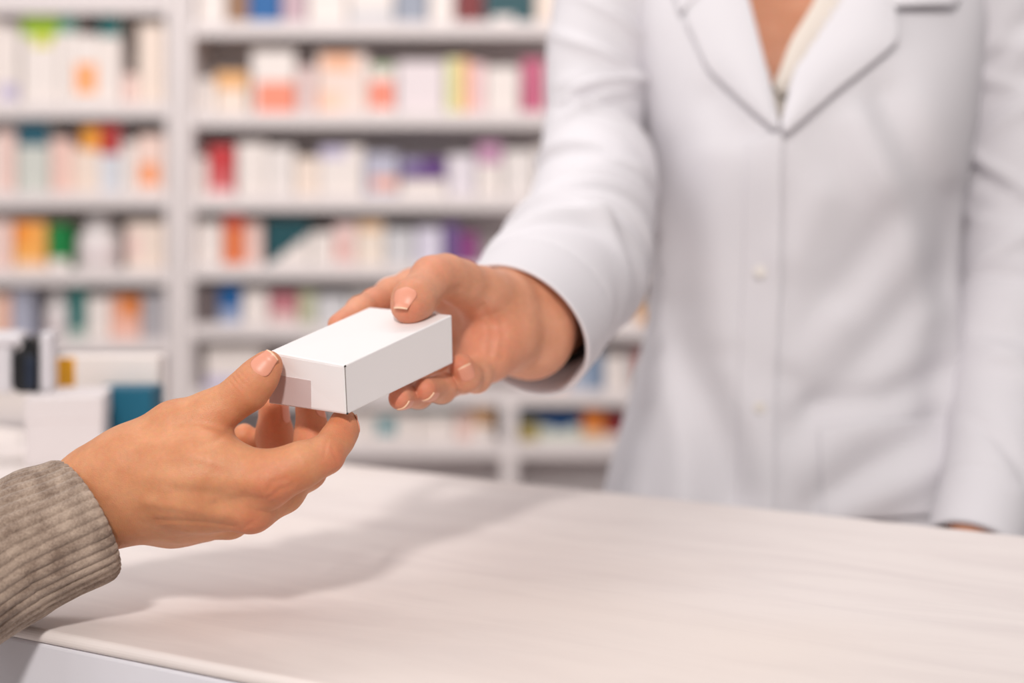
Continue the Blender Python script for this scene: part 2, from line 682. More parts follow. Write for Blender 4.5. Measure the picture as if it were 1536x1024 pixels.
LE = [10, 166, 300, 415, 520, 630, 745]
RE = [45, 180, 305, 408, 497, 597, 674, 775]
xl0, xl1 = sx(-330), sx(268)
xr0, xr1 = sx(270), sx(1640)
shelving('shelving_unit', 'white shelving bay at the left edge, full of medicine cartons', xl0, xl1,
         [sz(p) for p in LE] + [sz(-125), sz(-260)],
         [(xl0, xl0 + 0.03, 0, None), (sx(250), xl1, 0, None)])
shelving('shelving_unit', 'wide white shelving bay behind the two hands and the white coat', xr0, xr1,
         [sz(p) for p in RE] + [sz(-100), sz(-240)],
         [(xr0, sx(290), 0, None), (xr1 - 0.03, xr1, 0, None), (sx(752), sx(776), 0, sz(600))])

WH = (236, 226, 220)
CR = (238, 220, 206)
PK = (240, 208, 198)
GY = (196, 192, 192)
LIME, TEAL, DTEAL = (160, 196, 52), (28, 112, 112), (14, 74, 82)
ORG, DORG, RED, DRED = (246, 150, 74), (214, 110, 40), (186, 48, 50), (120, 30, 34)
GRN, BLU, NAVY, PUR = (10, 128, 62), (24, 96, 158), (16, 70, 122), (92, 52, 122)
MAG, SAL, YEL, LAV = (176, 70, 112), (240, 146, 120), (246, 176, 40), (196, 188, 212)

SHELF_NAMES_L = ['top shelf, left bay', 'second shelf, left bay', 'third shelf, left bay', 'fourth shelf, left bay', 'lowest shelf, left bay']
SHELF_NAMES_R = ['top shelf, main bay', 'second shelf, main bay', 'third shelf, main bay', 'fourth shelf, main bay',
                 'fifth shelf, main bay', 'sixth shelf, main bay', 'lowest shelf, main bay']

# rows: (left px, right px, top px, look, body colour, [(fx0, fx1, fy0, fy1, colour)] with fractions from the left and from the top)
ROWS = {
 ('L', 0): [
  (-40, -4, 30, 'plain white carton', WH, []),
  (-2, 27, 38, 'narrow white carton', WH, [(0, 1, .75, .95, LAV)]),
  (33, 88, 22, 'white carton with lime green top', WH, [(0, 1, 0, .24, LIME), (.3, .8, .24, .36, (214, 206, 70))]),
  (90, 112, 22, 'slim carton with pale teal top', WH, [(0, 1, 0, .2, (70, 150, 134))]),
  (113, 148, 52, 'white carton with orange square', WH, [(.0, .9, .42, .85, (252, 170, 110))]),
  (150, 180, 18, 'tall carton with dark teal top', WH, [(0, 1, 0, .27, TEAL)]),
  (184, 206, 112, 'small pale pink carton', PK, []),
  (208, 246, 36, 'tall cream carton', CR, [])],
 ('L', 1): [
  (-40, -6, 205, 'plain white carton', WH, []),
  (-4, 22, 198, 'pale pink carton', PK, []),
  (26, 74, 182, 'grey green carton with dark teal top', (206, 208, 200), [(0, 1, 0, .34, (26, 86, 104))]),
  (77, 106, 208, 'peach pink carton', (238, 200, 188), []),
  (108, 122, 222, 'narrow cream carton', CR, []),
  (123, 149, 190, 'cream carton with amber top', CR, [(0, 1, 0, .36, (240, 160, 50))]),
  (150, 180, 186, 'pale blue carton with red top', (214, 216, 222), [(0, 1, 0, .44, (178, 44, 40))]),
  (183, 203, 214, 'small white carton', WH, []),
  (206, 246, 202, 'peach carton with orange spot', (240, 212, 200), [(.1, .8, .5, .85, (244, 158, 106))])],
 ('L', 2): [
  (-40, -14, 335, 'plain white carton', WH, []),
  (-12, 18, 332, 'blush white carton', PK, []),
  (22, 68, 333, 'bright orange carton', (246, 176, 90), [(0, .55, 0, .5, (246, 152, 60)), (0, 1, .82, 1, (244, 204, 170))]),
  (73, 103, 336, 'green carton with white foot', GRN, [(0, 1, .78, 1, WH)]),
  (108, 172, 326, 'wide white medicine bottle', 'bottle', []),
  (190, 246, 334, 'wide cream carton', CR, [(0, .4, .2, .8, PK)])],
 ('L', 3): [
  (-40, -10, 440, 'plain white carton', WH, []),
  (-8, 13, 444, 'peach carton', (240, 190, 166), []),
  (16, 50, 434, 'slate blue carton', (168, 170, 186), []),
  (64, 100, 438, 'slim white medicine bottle', 'bottle', []),
  (104, 128, 432, 'narrow dark teal carton', (40, 112, 108), [(0, 1, .82, 1, (180, 196, 186))]),
  (131, 163, 446, 'plain pale carton', WH, []),
  (166, 210, 444, 'salmon carton with orange top', (236, 186, 168), [(.25, 1, 0, .5, (226, 136, 76))]),
  (214, 246, 440, 'grey carton', (176, 172, 176), [])],
 ('L', 4): [
  (-40, 60, 545, 'long white carton', WH, []),
  (70, 130, 548, 'plain pale carton', WH, []),
  (134, 240, 560, 'long blush carton', PK, [])],
 ('R', 0): [
  (296, 338, -40, 'plain white carton', WH, []),
  (342, 372, -50, 'brown carton', (150, 112, 84), []),
  (374, 420, -46, 'royal blue carton', BLU, []),
  (424, 458, -30, 'dusky pink carton', (196, 168, 176), []),
  (462, 520, -50, 'wide white carton', WH, []),
  (524, 590, -40, 'white carton with grey foot', WH, [(0, 1, .7, 1, (206, 204, 206))]),
  (594, 640, -46, 'blue grey carton', (150, 156, 170), []),
  (644, 680, -30, 'narrow white carton', WH, []),
  (684, 724, -50, 'dark red carton', DRED, []),
  (728, 800, -50, 'dark teal carton with white foot', DTEAL, [(.15, .6, .86, 1, WH)]),
  (804, 850, -44, 'pale cream carton', CR, [])],
 ('R', 1): [
  (296, 320, 118, 'small white carton', WH, []),
  (324, 371, 108, 'cream carton with tan top', CR, [(0, 1, 0, .42, (236, 180, 120))]),
  (378, 442, 76, 'white carton with salmon foot', WH, [(.1, 1, .5, 1, SAL)]),
  (446, 472, 100, 'dusky pink carton', (226, 200, 196), []),
  (476, 550, 80, 'pale carton with orange corner', (236, 216, 206), [(.1, .75, 0, .3, (240, 184, 150)), (0, .5, .6, 1, (246, 206, 184))]),
  (553, 592, 96, 'white carton with coral square', WH, [(.05, .95, .34, .9, (242, 140, 116)), (.2, .9, 0, .14, (170, 190, 150))]),
  (596, 666, 92, 'wide lilac white carton', (230, 218, 220), []),
  (670, 690, 88, 'narrow lime yellow carton', (228, 226, 170), []),
  (691, 703, 88, 'thin orange carton', (240, 176, 110), []),
  (704, 726, 94, 'narrow pale rose carton', (240, 200, 200), []),
  (729, 778, 100, 'plain white carton', WH, []),
  (783, 816, 88, 'magenta carton', (196, 96, 126), []),
  (819, 856, 96, 'blank white carton', WH, [])],
 ('R', 2): [
  (294, 311, 236, 'small white carton', WH, []),
  (313, 351, 218, 'red carton with pink foot', (196, 56, 60), [(0, 1, .5, .85, (206, 96, 98)), (0, 1, .85, 1, (236, 190, 190))]),
  (356, 398, 214, 'plain white carton', WH, []),
  (400, 440, 220, 'off white carton', (230, 222, 218), []),
  (443, 478, 236, 'cream carton', CR, []),
  (480, 544, 220, 'white carton with lavender top', WH, [(0, .6, 0, .25, LAV)]),
  (548, 596, 230, 'blue grey carton with coral foot', (186, 184, 200), [(.2, 1, .55, .85, (238, 180, 160))]),
  (600, 668, 268, 'flat white carton', WH, []),
  (672, 712, 232, 'white lilac carton', (226, 218, 224), []),
  (716, 752, 214, 'white carton with mauve top', WH, [(0, 1, 0, .4, (190, 140, 170))]),
  (756, 800, 226, 'plain pale carton', (232, 224, 220), []),
  (804, 850, 220, 'blank white carton', WH, [])],
 ('R', 3): [
  (294, 332, 334, 'plain white carton', WH, []),
  (335, 366, 322, 'burnt orange carton', (226, 122, 74), [(0, 1, 0, .25, (190, 70, 60))]),
  (369, 393, 334, 'narrow blush carton', PK, []),
  (398, 464, 328, 'dark teal carton with white slanted corner', DTEAL, 'tri'),
  (467, 500, 348, 'plain pale carton', WH, []),
  (502, 532, 336, 'pale rose carton with red streak', (238, 206, 200), [(0, .4, .4, .8, (226, 160, 150))]),
  (535, 576, 332, 'cream carton with orange lid', (236, 222, 208), [(.1, .9, 0, .25, (240, 200, 160))]),
  (579, 620, 344, 'light grey carton', (208, 206, 208), []),
  (624, 662, 342, 'lavender white carton', (218, 212, 226), []),
  (666, 688, 336, 'violet carton', (112, 86, 140), []),
  (690, 716, 350, 'magenta purple carton', (142, 62, 124), []),
  (905, 942, 334, 'plain white carton', WH, []),
  (945, 984, 345, 'dark berry carton', (130, 40, 62), [(0, .4, 0, 1, WH)])],
 ('R', 4): [
  (293, 326, 428, 'dark grey brown carton', (104, 92, 92), []),
  (329, 360, 428, 'blue carton with lilac foot', BLU, [(0, 1, .62, 1, (160, 172, 200))]),
  (364, 402, 436, 'plain pale carton', WH, []),
  (405, 446, 440, 'dusky rose carton', (190, 120, 128), [(0, 1, .65, 1, (226, 196, 192))]),
  (449, 472, 438, 'sage green carton', (190, 190, 160), []),
  (475, 520, 442, 'light grey carton', (210, 208, 210), []),
  (524, 580, 440, 'grey white carton', (214, 210, 208), []),
  (880, 925, 440, 'pale cream carton', CR, []),
  (928, 955, 450, 'blank white carton', WH, []),
  (957, 990, 452, 'amber carton', (214, 150, 60), [(0, .4, 0, .4, GY)])],
 ('R', 5): [
  (308, 392, 520, 'wide white carton', WH, [(0, 1, .7, 1, LAV)]),
  (800, 852, 528, 'rose white carton', PK, []),
  (855, 905, 530, 'steel blue carton', (120, 140, 166), [(0, .5, .3, 1, (176, 184, 200))]),
  (908, 938, 534, 'plain pale carton', WH, []),
  (941, 975, 530, 'brick red carton', (180, 74, 66), [(0, .35, 0, 1, GY)])],
 ('R', 6): [
  (500, 556, 618, 'plain white carton', WH, []),
  (558, 596, 616, 'white carton with teal patch', WH, [(.2, .9, .25, .8, (70, 140, 150))]),
  (598, 626, 622, 'narrow white carton', WH, []),
  (628, 682, 603, 'white carton with dark teal top', WH, [(0, 1, 0, .28, (60, 98, 100))]),
  (685, 708, 620, 'slim blush carton', PK, []),
  (710, 738, 604, 'tan carton with white foot', (206, 160, 116), [(0, 1, .62, 1, WH)]),
  (780, 806, 622, 'olive yellow carton', (170, 150, 80), [(0, 1, 0, .3, (40, 70, 96))]),
  (808, 872, 622, 'white carton with navy blue top', (206, 210, 196), [(0, 1, 0, .45, NAVY), (.3, .7, .45, .6, NAVY)]),
  (875, 906, 618, 'orange carton', (226, 130, 54), [(0, 1, .7, 1, (220, 196, 160))]),
  (908, 940, 622, 'dark red carton', (128, 34, 40), [(0, 1, .75, 1, CR)])],
}


def carton(name, x0, x1, z0, z1, yf, dep, body, patches, mats_cache={}):
    """folding carton with printed panels on its front and a tuck flap seam on top"""
    w, h = x1 - x0, z1 - z0
    tri = patches == 'tri'
    xs = {0.0, 1.0}; ys = {0.0, 1.0}
    if tri:
        xs |= {i / 14 for i in range(15)}; ys |= {i / 14 for i in range(15)}
    else:
        for p in patches:
            xs |= {p[0], p[1]}; ys |= {p[2], p[3]}
    xs, ys = sorted(xs), sorted(ys)
    mats = [plain('carton_print', body, 0.45, 0.02)]
    V, Fc, mi = [], [], []

    def quad(a, b, c, d, m):
        n = len(V)
        V.extend([a, b, c, d]); Fc.append((n, n + 1, n + 2, n + 3)); mi.append(m)
    for i in range(len(xs) - 1):
        for j in range(len(ys) - 1):
            cx, cy = (xs[i] + xs[i + 1]) / 2, (ys[j] + ys[j + 1]) / 2
            col = body
            if tri:
                if cy > 1.0 - 0.75 * max(0, cx - 0.12) and cy > 0.2:
                    col = WH
            else:
                for p in patches:
                    if p[0] <= cx <= p[1] and p[2] <= cy <= p[3]:
                        col = p[4]
            m = plain('carton_print', col, 0.45, 0.02)
            if m not in mats:
                mats.append(m)
            a, b = (xs[i] - .5) * w, (xs[i + 1] - .5) * w
            t, q = h * (1 - ys[j]), h * (1 - ys[j + 1])
            quad((a, 0, q), (b, 0, q), (b, 0, t), (a, 0, t), mats.index(m))
    a, b = -w / 2, w / 2
    top = 0
    if not tri:
        for p in patches:
            if p[2] == 0 and p[1] - p[0] > 0.9:
                m = plain('carton_print', p[4], 0.45, 0.02)
                top = mats.index(m)
    quad((a, dep, 0), (a, 0, 0), (a, 0, h), (a, dep, h), 0)
    quad((b, 0, 0), (b, dep, 0), (b, dep, h), (b, 0, h), 0)
    quad((b, dep, 0), (a, dep, 0), (a, dep, h), (b, dep, h), 0)
    quad((a, 0, 0), (a, dep, 0), (b, dep, 0), (b, 0, 0), 0)
    # top: flap with a folded seam slightly below the rim
    s = min(0.004, dep * .1)
    quad((a, 0, h), (b, 0, h), (b, dep - s, h), (a, dep - s, h), top)
    quad((a, dep - s, h), (b, dep - s, h), (b, dep - s, h - .0015), (a, dep - s, h - .0015), top)
    quad((a, dep - s, h - .0015), (b, dep - s, h - .0015), (b, dep, h), (a, dep, h), top)
    o = mesh_obj(name, V, Fc, mats, None, smooth=False, midx=mi, loc=((x0 + x1) / 2, yf, z0))
    bm = bmesh.new(); bm.from_mesh(o.data)
    bmesh.ops.remove_doubles(bm, verts=bm.verts[:], dist=1e-5)
    bmesh.ops.recalc_face_normals(bm, faces=bm.faces[:])
    bm.to_mesh(o.data); bm.free()
    return o


def lathe(name, prof, mat, parent=None, n=40, loc=None, sy=1.0):
    V, Fc = [], []
    for (r, z) in prof:
        for i in range(n):
            a = 2 * math.pi * i / n
            V.append((r * math.cos(a), r * math.sin(a) * sy, z))
    for j in range(len(prof) - 1):
        for i in range(n):
            k = (i + 1) % n
            Fc.append((j * n + i, j * n + k, (j + 1) * n + k, (j + 1) * n + i))
    Fc.append(tuple(range(n))[::-1]); Fc.append(tuple((len(prof) - 1) * n + i for i in range(n)))
    return mesh_obj(name, V, Fc, mat, parent, loc=loc)


def short(look):
    return look.split(' with ')[0]


def place_rows():
    recs = []
    for (bay, ri), items in ROWS.items():
        edges = LE if bay == 'L' else RE
        nm = (SHELF_NAMES_L if bay == 'L' else SHELF_NAMES_R)[ri]
        zb = sz(edges[ri + 1 if bay == 'L' else ri]) + 11 * YS / F + 0.0005
        for k, (x0, x1, yt, look, body, pats) in enumerate(items):
            yf = YS + 0.014 + 0.012 * ((k * 7 + ri * 3) % 4) / 3
            X0, X1 = sx(x0, yf), sx(x1, yf)
            zt = sz(yt, yf)
            recs.append((bay, ri, k, look, nm, items))
            if body == 'bottle':
                R = (X1 - X0) / 2
                h = zt - zb
                o = empty('medicine_bottle', ((X0 + X1) / 2, yf + R, zb))
                bm_ = plain('white_bottle_plastic', (234, 226, 224), 0.35, 0.01)
                lathe('bottle_body', [(R * .94, 0), (R, .004), (R, h * .55), (R * .9, h * .68), (R * .6, h * .78), (R * .52, h * .8), (R * .52, h * .84)], bm_, o)
                lathe('bottle_cap', [(R * .62, h * .82), (R * .64, h * .83), (R * .64, h * .97), (R * .6, h)], plain('white_cap', (228, 222, 222), 0.4, 0.01), o)
                lathe('bottle_label', [(R + .0004, h * .1), (R + .0006, h * .1 + .0004), (R + .0006, h * .5), (R + .0004, h * .5 + .0004)], plain('pale_label', (226, 214, 214), 0.6, 0.02), o)
                cat = 'bottle'
            else:
                dep = 0.06 + 0.05 * RNG.random()
                o = carton('medicine_carton', X0, X1, zb, zt, yf, dep, body, pats)
                cat = 'carton'
            lab = look
            same = [i for i, it in enumerate(items) if it[3] == look]
            if len(same) > 1:
                lab += ' beside ' + short(items[k - 1][3])
            lab += ', ' + nm
            tag(o, lab, cat, ('cartons on the ' if cat == 'carton' else 'bottles on the ') + nm)


place_rows()
# purple flat carton lying on the flat white one
yf = YS + 0.02
o = carton('medicine_carton', sx(602, yf), sx(667, yf), sz(267.6, yf), sz(238, yf), yf, 0.08, PUR, [(0, .45, 0, .5, (150, 140, 176))])
tag(o, 'purple carton lying on a flat white carton, third shelf, main bay', 'carton', 'cartons on the third shelf, main bay')

# ================================================================== THINGS STANDING ON THE COUNTER, LEFT
def on_counter(name, px, Y, rz=0.0):
    return empty(name, ((px - 768) * Y / F, Y, CT), rz)


white_card = plain('white_card', (216, 208, 208), 0.55, 0.015)
# white box, one corner towards the camera
corner = P(38, 703, 0)  # replaced below
Yc = EH * F / (702 - HY)
zc_top = ZC - (597 - HY) * Yc / F
hbox = zc_top - CT
wb = empty('cardboard_box', ((38 - 768) * Yc / F, Yc, CT), math.radians(9))
tag(wb, 'plain white box standing on the counter behind the grey sleeve', 'box')
wx = 0.0665
boxo('box_body', 0, wx, 0, 0.075, 0, hbox - 0.004, white_card, wb, bev=0.0012)
boxo('box_lid', -0.0008, wx + 0.0008, -0.0008, 0.0758, hbox - 0.022, hbox, white_card, wb, bev=0.0015)

# desktop device on the white box
dv = empty('label_printer', ((30 - 768) * (Yc + 0.035) / F, Yc + 0.035, CT + hbox), math.radians(9))
tag(dv, 'white desktop device with black front roller, on top of the white box', 'device')
s = (Yc + 0.035) / F
hh = 90 * s
wp = plain('device_white_plastic', (212, 208, 212), 0.35, 0.01)
bk = plain('device_black_plastic', (16, 17, 20), 0.35, 0.05)
nb = plain('device_navy_plastic', (30, 40, 58), 0.3, 0.05)
boxo('rear_housing', -60 * s, -12 * s, 0.004, 0.034, 0.0, hh - 16 * s, wp, dv, bev=0.003)
boxo('top_cover', -62 * s, 3 * s, 0.0, 0.036, hh - 20 * s, hh, wp, dv, bev=0.004)
boxo('side_panel', 27.5 * s, 46 * s, 0.0, 0.036, 0.0, hh, wp, dv, bev=0.004)
# black mechanism: stepped outline with rounded head
prof = [(-11, 8), (-2, 0), (26, 0), (27, 30), (26, 66), (22, 80), (14, 84), (8, 82), (4, 74), (1, 64), (-9, 62), (-12, 56), (-12, 20)]
V = [(x * s, -0.002, z * s) for x, z in prof] + [(x * s, 0.030, z * s) for x, z in prof]
n = len(prof)
Fc = [tuple(range(n)), tuple(range(2 * n - 1, n - 1, -1))] + [(i, (i + 1) % n, (i + 1) % n + n, i + n) for i in range(n)]
mo = mesh_obj('black_mechanism', V, Fc, bk, dv, smooth=False)
bevel(mo, 0.002, 3)
boxo('feed_slot', 8 * s, 22 * s, -0.004, 0.0, 6 * s, 56 * s, nb, dv, bev=0.001)

# teal box behind it
Yt = 1.345
tb = empty('cardboard_box', ((140 - 768) * Yt / F, Yt, CT), math.radians(-2))
tag(tb, 'teal blue box standing on the counter right of the white box', 'box')
tw, thh = 88 * Yt / F, ZC - (583 - HY) * Yt / F - CT
tm = plain('teal_card', (8, 92, 118), 0.5, 0.03)
boxo('box_body', 0, tw, 0, 0.04, 0, thh - 0.002, tm, tb, bev=0.001)
boxo('box_flap', 0.0006, tw - 0.0006, 0.0006, 0.0394, thh - 0.002, thh, tm, tb, bev=0.0006)

# upright white carton with a yellow end panel, behind the teal one
Yy = 1.388
o = carton('medicine_carton', (85 - 768) * Yy / F, (237 - 768) * Yy / F, CT, ZC - (536 - HY) * Yy / F, Yy, 0.03, WH, [(0, .18, 0.0, .5, YEL)])
tag(o, 'white carton with yellow end, standing on the counter behind the teal box', 'carton')

# ================================================================== THE BOX HANDED OVER
def bp_(px, py, Y):
    return P(px, py, Y)


bB, bA, bC, bD = bp_(516.4, 548, .78), bp_(403, 527, .811), bp_(678, 472, .864), bp_(554, 460.5, .8945)
bB2, bA2, bC2, bD2 = bp_(520, 622, .786), bp_(403, 605, .817), bp_(679.6, 544.6, .870), bp_(564.7, 528.3, .900)
org = (bA2 + bB2 + bC2 + bD2) / 4
paper = plain('white_paperboard', (240, 236, 236), 0.42, 0.008, spec=0.45)
edge_m = plain('cut_board_edge', (150, 142, 138), 0.8)
mb = empty('medicine_box', org)
tag(mb, 'plain white medicine box with a pale label, held between two hands', 'box')
cs = [bA, bB, bC, bD, bA2, bB2, bC2, bD2]
V = [c - org for c in cs]
Fc = [(0, 3, 2, 1), (4, 5, 6, 7), (0, 1, 5, 4), (1, 2, 6, 5), (2, 3, 7, 6), (3, 0, 4, 7)]
ob = mesh_obj('carton_body', V, Fc, paper, mb, smooth=False)
bevel(ob, 0.0009, 4)
cen = sum((c for c in cs), Vector()) / 8


def face_pt(q, u, v, off):
    a, b, c, d = q
    p = (a * (1 - u) + b * u) * (1 - v) + (d * (1 - u) + c * u) * v
    nrm = (b - a).cross(d - a).normalized()
    if nrm.dot(p - cen) < 0:
        nrm = -nrm
    return p + nrm * off - org


def panel(name, q, u0, u1, v0, v1, mat, parent, off=0.0004, base=-0.0002):
    V = [face_pt(q, u, v, o_) for o_ in (base, off) for (u, v) in ((u0, v0), (u1, v0), (u1, v1), (u0, v1))]
    Fc = [(0, 1, 2, 3), (4, 5, 6, 7), (0, 1, 5, 4), (1, 2, 6, 5), (2, 3, 7, 6), (3, 0, 4, 7)]
    return mesh_obj(name, V, Fc, mat, parent, smooth=False)


endq = (bA, bB, bB2, bA2)      # u from A to B, v from top to bottom
sideq = (bB, bC, bC2, bB2)
lab = panel('label', endq, 0.015, 0.56, 0.42, 0.97, plain('pale_mauve_label', (206, 186, 184), 0.5, 0.02), mb)
lab['label'] = 'pale mauve rectangular label'
panel('tuck_flap', endq, 0.012, 0.985, 0.045, 0.955, paper, mb, off=0.00022)
# dark board edge visible at the corner seam
seam = panel('corner_seam', sideq, 0.002, 0.007, 0.02, 0.985, edge_m, mb, off=0.0001)
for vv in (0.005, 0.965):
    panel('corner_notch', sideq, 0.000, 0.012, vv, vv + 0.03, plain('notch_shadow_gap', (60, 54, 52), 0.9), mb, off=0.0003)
# ================================================================== CUSTOMER: RIGHT HAND AND SLEEVE
skin_a = mat_skin('warm_skin', (228, 164, 122), (208, 138, 96), (212, 116, 84))
nail_m = plain('nail_plate', (224, 152, 126), 0.42, 0.02, 20, 0.5)
nail_e = plain('nail_free_edge', (240, 200, 168), 0.35, 0.01, 20, 0.5)

fa = Field(P(-10, 880, .76) + Vector((-0.06, -0.05, -0.03)), P(545, 500, .80) + Vector((0.02, 0.13, 0.03)), 0.00085)
palmA = fa.new()
fa.chain(palmA, chainpx([(-60, 870, .788, 52), (50, 812, .800, 50), (150, 740, .804, 42), (200, 718, .800, 42)]), .02)
fa.chain(palmA, chainpx([(50, 790, .800, 44), (142, 718, .803, 32), (205, 690, .797, 33)]), .02)
fa.chain(palmA, chainpx([(50, 830, .800, 44), (168, 765, .806, 36), (215, 756, .806, 38)]), .02)
# metacarpals: index, middle, ring, little
fa.chain(palmA, chainpx([(200, 690, .797, 36), (300, 698, .785, 42), (404, 716, .776, 36)]), .024)
fa.chain(palmA, chainpx([(200, 722, .798, 38), (290, 738, .791, 42), (376, 762, .787, 30)]), .022)
fa.chain(palmA, chainpx([(205, 745, .806, 38), (280, 762, .812, 35), (345, 775, .816, 25)]), .02)
fa.chain(palmA, chainpx([(212, 762, .822, 34), (260, 772, .832, 32), (312, 776, .840, 25)]), .02)
# heel and thumb pad inside the palm
fa.chain(palmA, chainpx([(215, 690, .812, 38), (268, 668, .812, 38), (305, 642, .812, 28)]), .02)
fa.chain(palmA, chainpx([(230, 740, .825, 30), (300, 750, .835, 28)]), .02)
# web between thumb and index
fa.chain(palmA, chainpx([(290, 655, .806, 26), (325, 676, .797, 22)]), .014)

thumbA = fa.new()
fa.chain(thumbA, chainpx([(208, 676, .802, 36), (262, 645, .801, 38), (316, 621, .800, 33)]), .010)
fa.chain(thumbA, chainpx([(316, 621, .800, 32), (345, 604, .799, 27), (372, 584, .798, 29), (390, 563, .7975, 25), (402, 547, .7975, 20.5)]), .006)
indexA = fa.new()
fa.chain(indexA, chainpx([(408, 716, .776, 35), (450, 698, .777, 31), (488, 682, .783, 27)]), .008)
fa.chain(indexA, chainpx([(488, 682, .783, 27), (506, 658, .793, 24), (514, 645, .800, 22.5)]), .005)
fa.chain(indexA, chainpx([(514, 645, .800, 22.5), (515, 634, .807, 21)]), .004)
midA = fa.new()
fa.chain(midA, chainpx([(380, 764, .787, 29), (425, 738, .800, 27), (462, 706, .822, 24), (470, 660, .836, 25), (464, 612, .842, 21)]), .008)
ringA = fa.new()
fa.chain(ringA, chainpx([(348, 776, .816, 25), (395, 748, .828, 24), (426, 712, .850, 24), (412, 655, .864, 25), (410, 606, .858, 22)]), .008)
litA = fa.new()
fa.chain(litA, chainpx([(315, 776, .840, 23), (360, 752, .850, 22), (392, 716, .868, 22), (394, 676, .874, 22), (366, 652, .870, 17)]), .008)
DA = smin(palmA, thumbA, .006)
for fi in (indexA, midA, ringA, litA):
    DA = np.minimum(DA, smin(palmA, fi, .009))
DA = smin(DA, thumbA, .0015)
VA, FA = fa.mesh(DA)
ptA = lambda x, y, Y: np.array(P(x, y, Y))
axT = ptA(400, 549, .7975) - ptA(368, 588, .798); axT /= np.linalg.norm(axT)
flushA = [(ptA(400, 545, .79), .012, .45), (ptA(366, 575, .785), .012, .3), (ptA(412, 735, .762), .016, .55), (ptA(508, 690, .775), .012, .6),
          (ptA(520, 640, .79), .012, .5), (ptA(378, 790, .775), .014, .55), (ptA(470, 640, .82), .03, .45), (ptA(400, 640, .845), .03, .5), (ptA(330, 640, .785), .012, .25)]
crA = []
for k, s in enumerate((-.0042, -.0016, .0010, .0036)):
    c = ptA(352, 578, .79) + axT * (s + .004)
    crA.append((c, axT, .0006, .0075, .00045 if k in (1, 2) else .0003))
axI = ptA(514, 645, .8) - ptA(488, 682, .783); axI /= np.linalg.norm(axI)
for s in (-.0035, -.001, .0015):
    crA.append((ptA(508, 690, .77) + axI * s, axI, .0006, .006, .00035))
linesA = [([(325, 756), (372, 748), (412, 758)], 10, -.0013), ([(215, 712), (310, 720), (392, 726)], 15, .0010),
          ([(220, 752), (300, 766), (360, 776)], 9, .0009), ([(235, 781), (300, 784), (352, 790)], 5, -.0007), ([(250, 791), (325, 795)], 4, -.0005),
          ([(343, 646), (322, 661), (298, 668)], 6, -.0008), ([(225, 688), (285, 684), (350, 700)], 8, .0005), ([(262, 735), (330, 742)], 9, -.0007),
          ([(398, 738), (412, 722), (430, 718)], 4, -.0004), ([(402, 748), (420, 734), (438, 728)], 4, -.0004), ([(365, 792), (382, 782)], 4, -.0004),
          ([(498, 668), (505, 692)], 3, -.0003), ([(491, 660), (486, 684)], 3, -.0003)]
customer = skin_object('person', VA, FA, skin_a, flushA, creases=crA, lines=linesA)
tag(customer, 'person in an oatmeal ribbed sweater, reaching in from the left to take the box', 'person')
nT = Vector((0.02, -0.90, 0.40))
nail(fa, DA, ptA(402, 547, .7975), axT, nT, .0150, .0140, [nail_m, nail_e], customer, fwd=.80)
nail(fa, DA, ptA(410, 606, .858), ptA(410, 606, .858) - ptA(412, 655, .864), ptA(450, 640, .853) - ptA(405, 640, .858), .011, .016, [nail_m, nail_e], customer)
nail(fa, DA, ptA(464, 612, .842), ptA(464, 612, .842) - ptA(468, 660, .836), ptA(500, 640, .834) - ptA(465, 640, .840), .0115, .0125, [nail_m, nail_e], customer)
nail(fa, DA, ptA(515, 634, .807), Vector((0, .25, 1)), Vector((.95, -.05, -.1)), .011, .012, [nail_m, nail_e], customer)

knit = mat_knit()


def ribs(u, th, pts, dirs):
    NR = 41
    ph = th * NR + 0.5 * np.sin(u * 9.0)
    r = 0.0016 * (np.abs(np.cos(ph / 2)) ** 0.6 - 0.6)
    r = r + 0.0004 * np.sin(th * 3 + u * 14) + 0.0007 * np.sin(u * 20 + 1.5 * np.sin(th))
    # slightly pulled-in welt at the opening
    r = r - 0.0010 * np.exp(-((u - 1) / .012) ** 2)
    return r


def pr(px, py, Y, r):
    p = P(px, py, Y)
    return (p.x, p.y, p.z, r)


slv = tube('sweater_sleeve', [pr(-520, 1230, .66, .046), pr(-300, 1045, .72, .044), (pr(-130, 922, .760, .0415)), pr(0, 836, .792, .0395), pr(70, 803, .800, .0388), pr(128, 776, .803, .0372)],
           knit, customer, nl=240, nr=440, disp=ribs, thick=.003, liplen=.03, end_n=(.77, .54, .40))
slv['label'] = 'oatmeal ribbed knit sleeve'
# ================================================================== PHARMACIST
skin_b = mat_skin('rosy_skin', (232, 168, 136), (214, 148, 114), (216, 120, 92))
coat_m = mat_cloth('white_coat_cotton', (222, 219, 223))
shirt_m = mat_cloth('cream_shirt_cotton', (226, 216, 206))

fb = Field(P(480, 620, .84) + Vector((-0.02, -0.02, -0.02)), P(900, 360, 1.10) + Vector((0.03, 0.04, 0.02)), 0.00095)
palmB = fb.new()
# forearm and wrist (two bones give the oval section)
fb.chain(palmB, chainpx([(738, 452, .955, 36), (792, 448, .985, 44), (832, 425, 1.08, 40), (866, 375, 1.185, 36)]), .03)
fb.chain(palmB, chainpx([(742, 505, .955, 34), (795, 508, .985, 43), (830, 478, 1.08, 40), (866, 400, 1.185, 36)]), .03)
# metacarpals
fb.chain(palmB, chainpx([(742, 452, .960, 30), (700, 440, .960, 26), (655, 436, .958, 23)]), .02)
fb.chain(palmB, chainpx([(745, 475, .962, 30), (690, 500, .972, 24)]), .02)
fb.chain(palmB, chainpx([(748, 498, .960, 28), (712, 528, .960, 23)]), .02)
fb.chain(palmB, chainpx([(748, 508, .952, 30), (735, 530, .940, 25), (727, 545, .928, 22)]), .018)
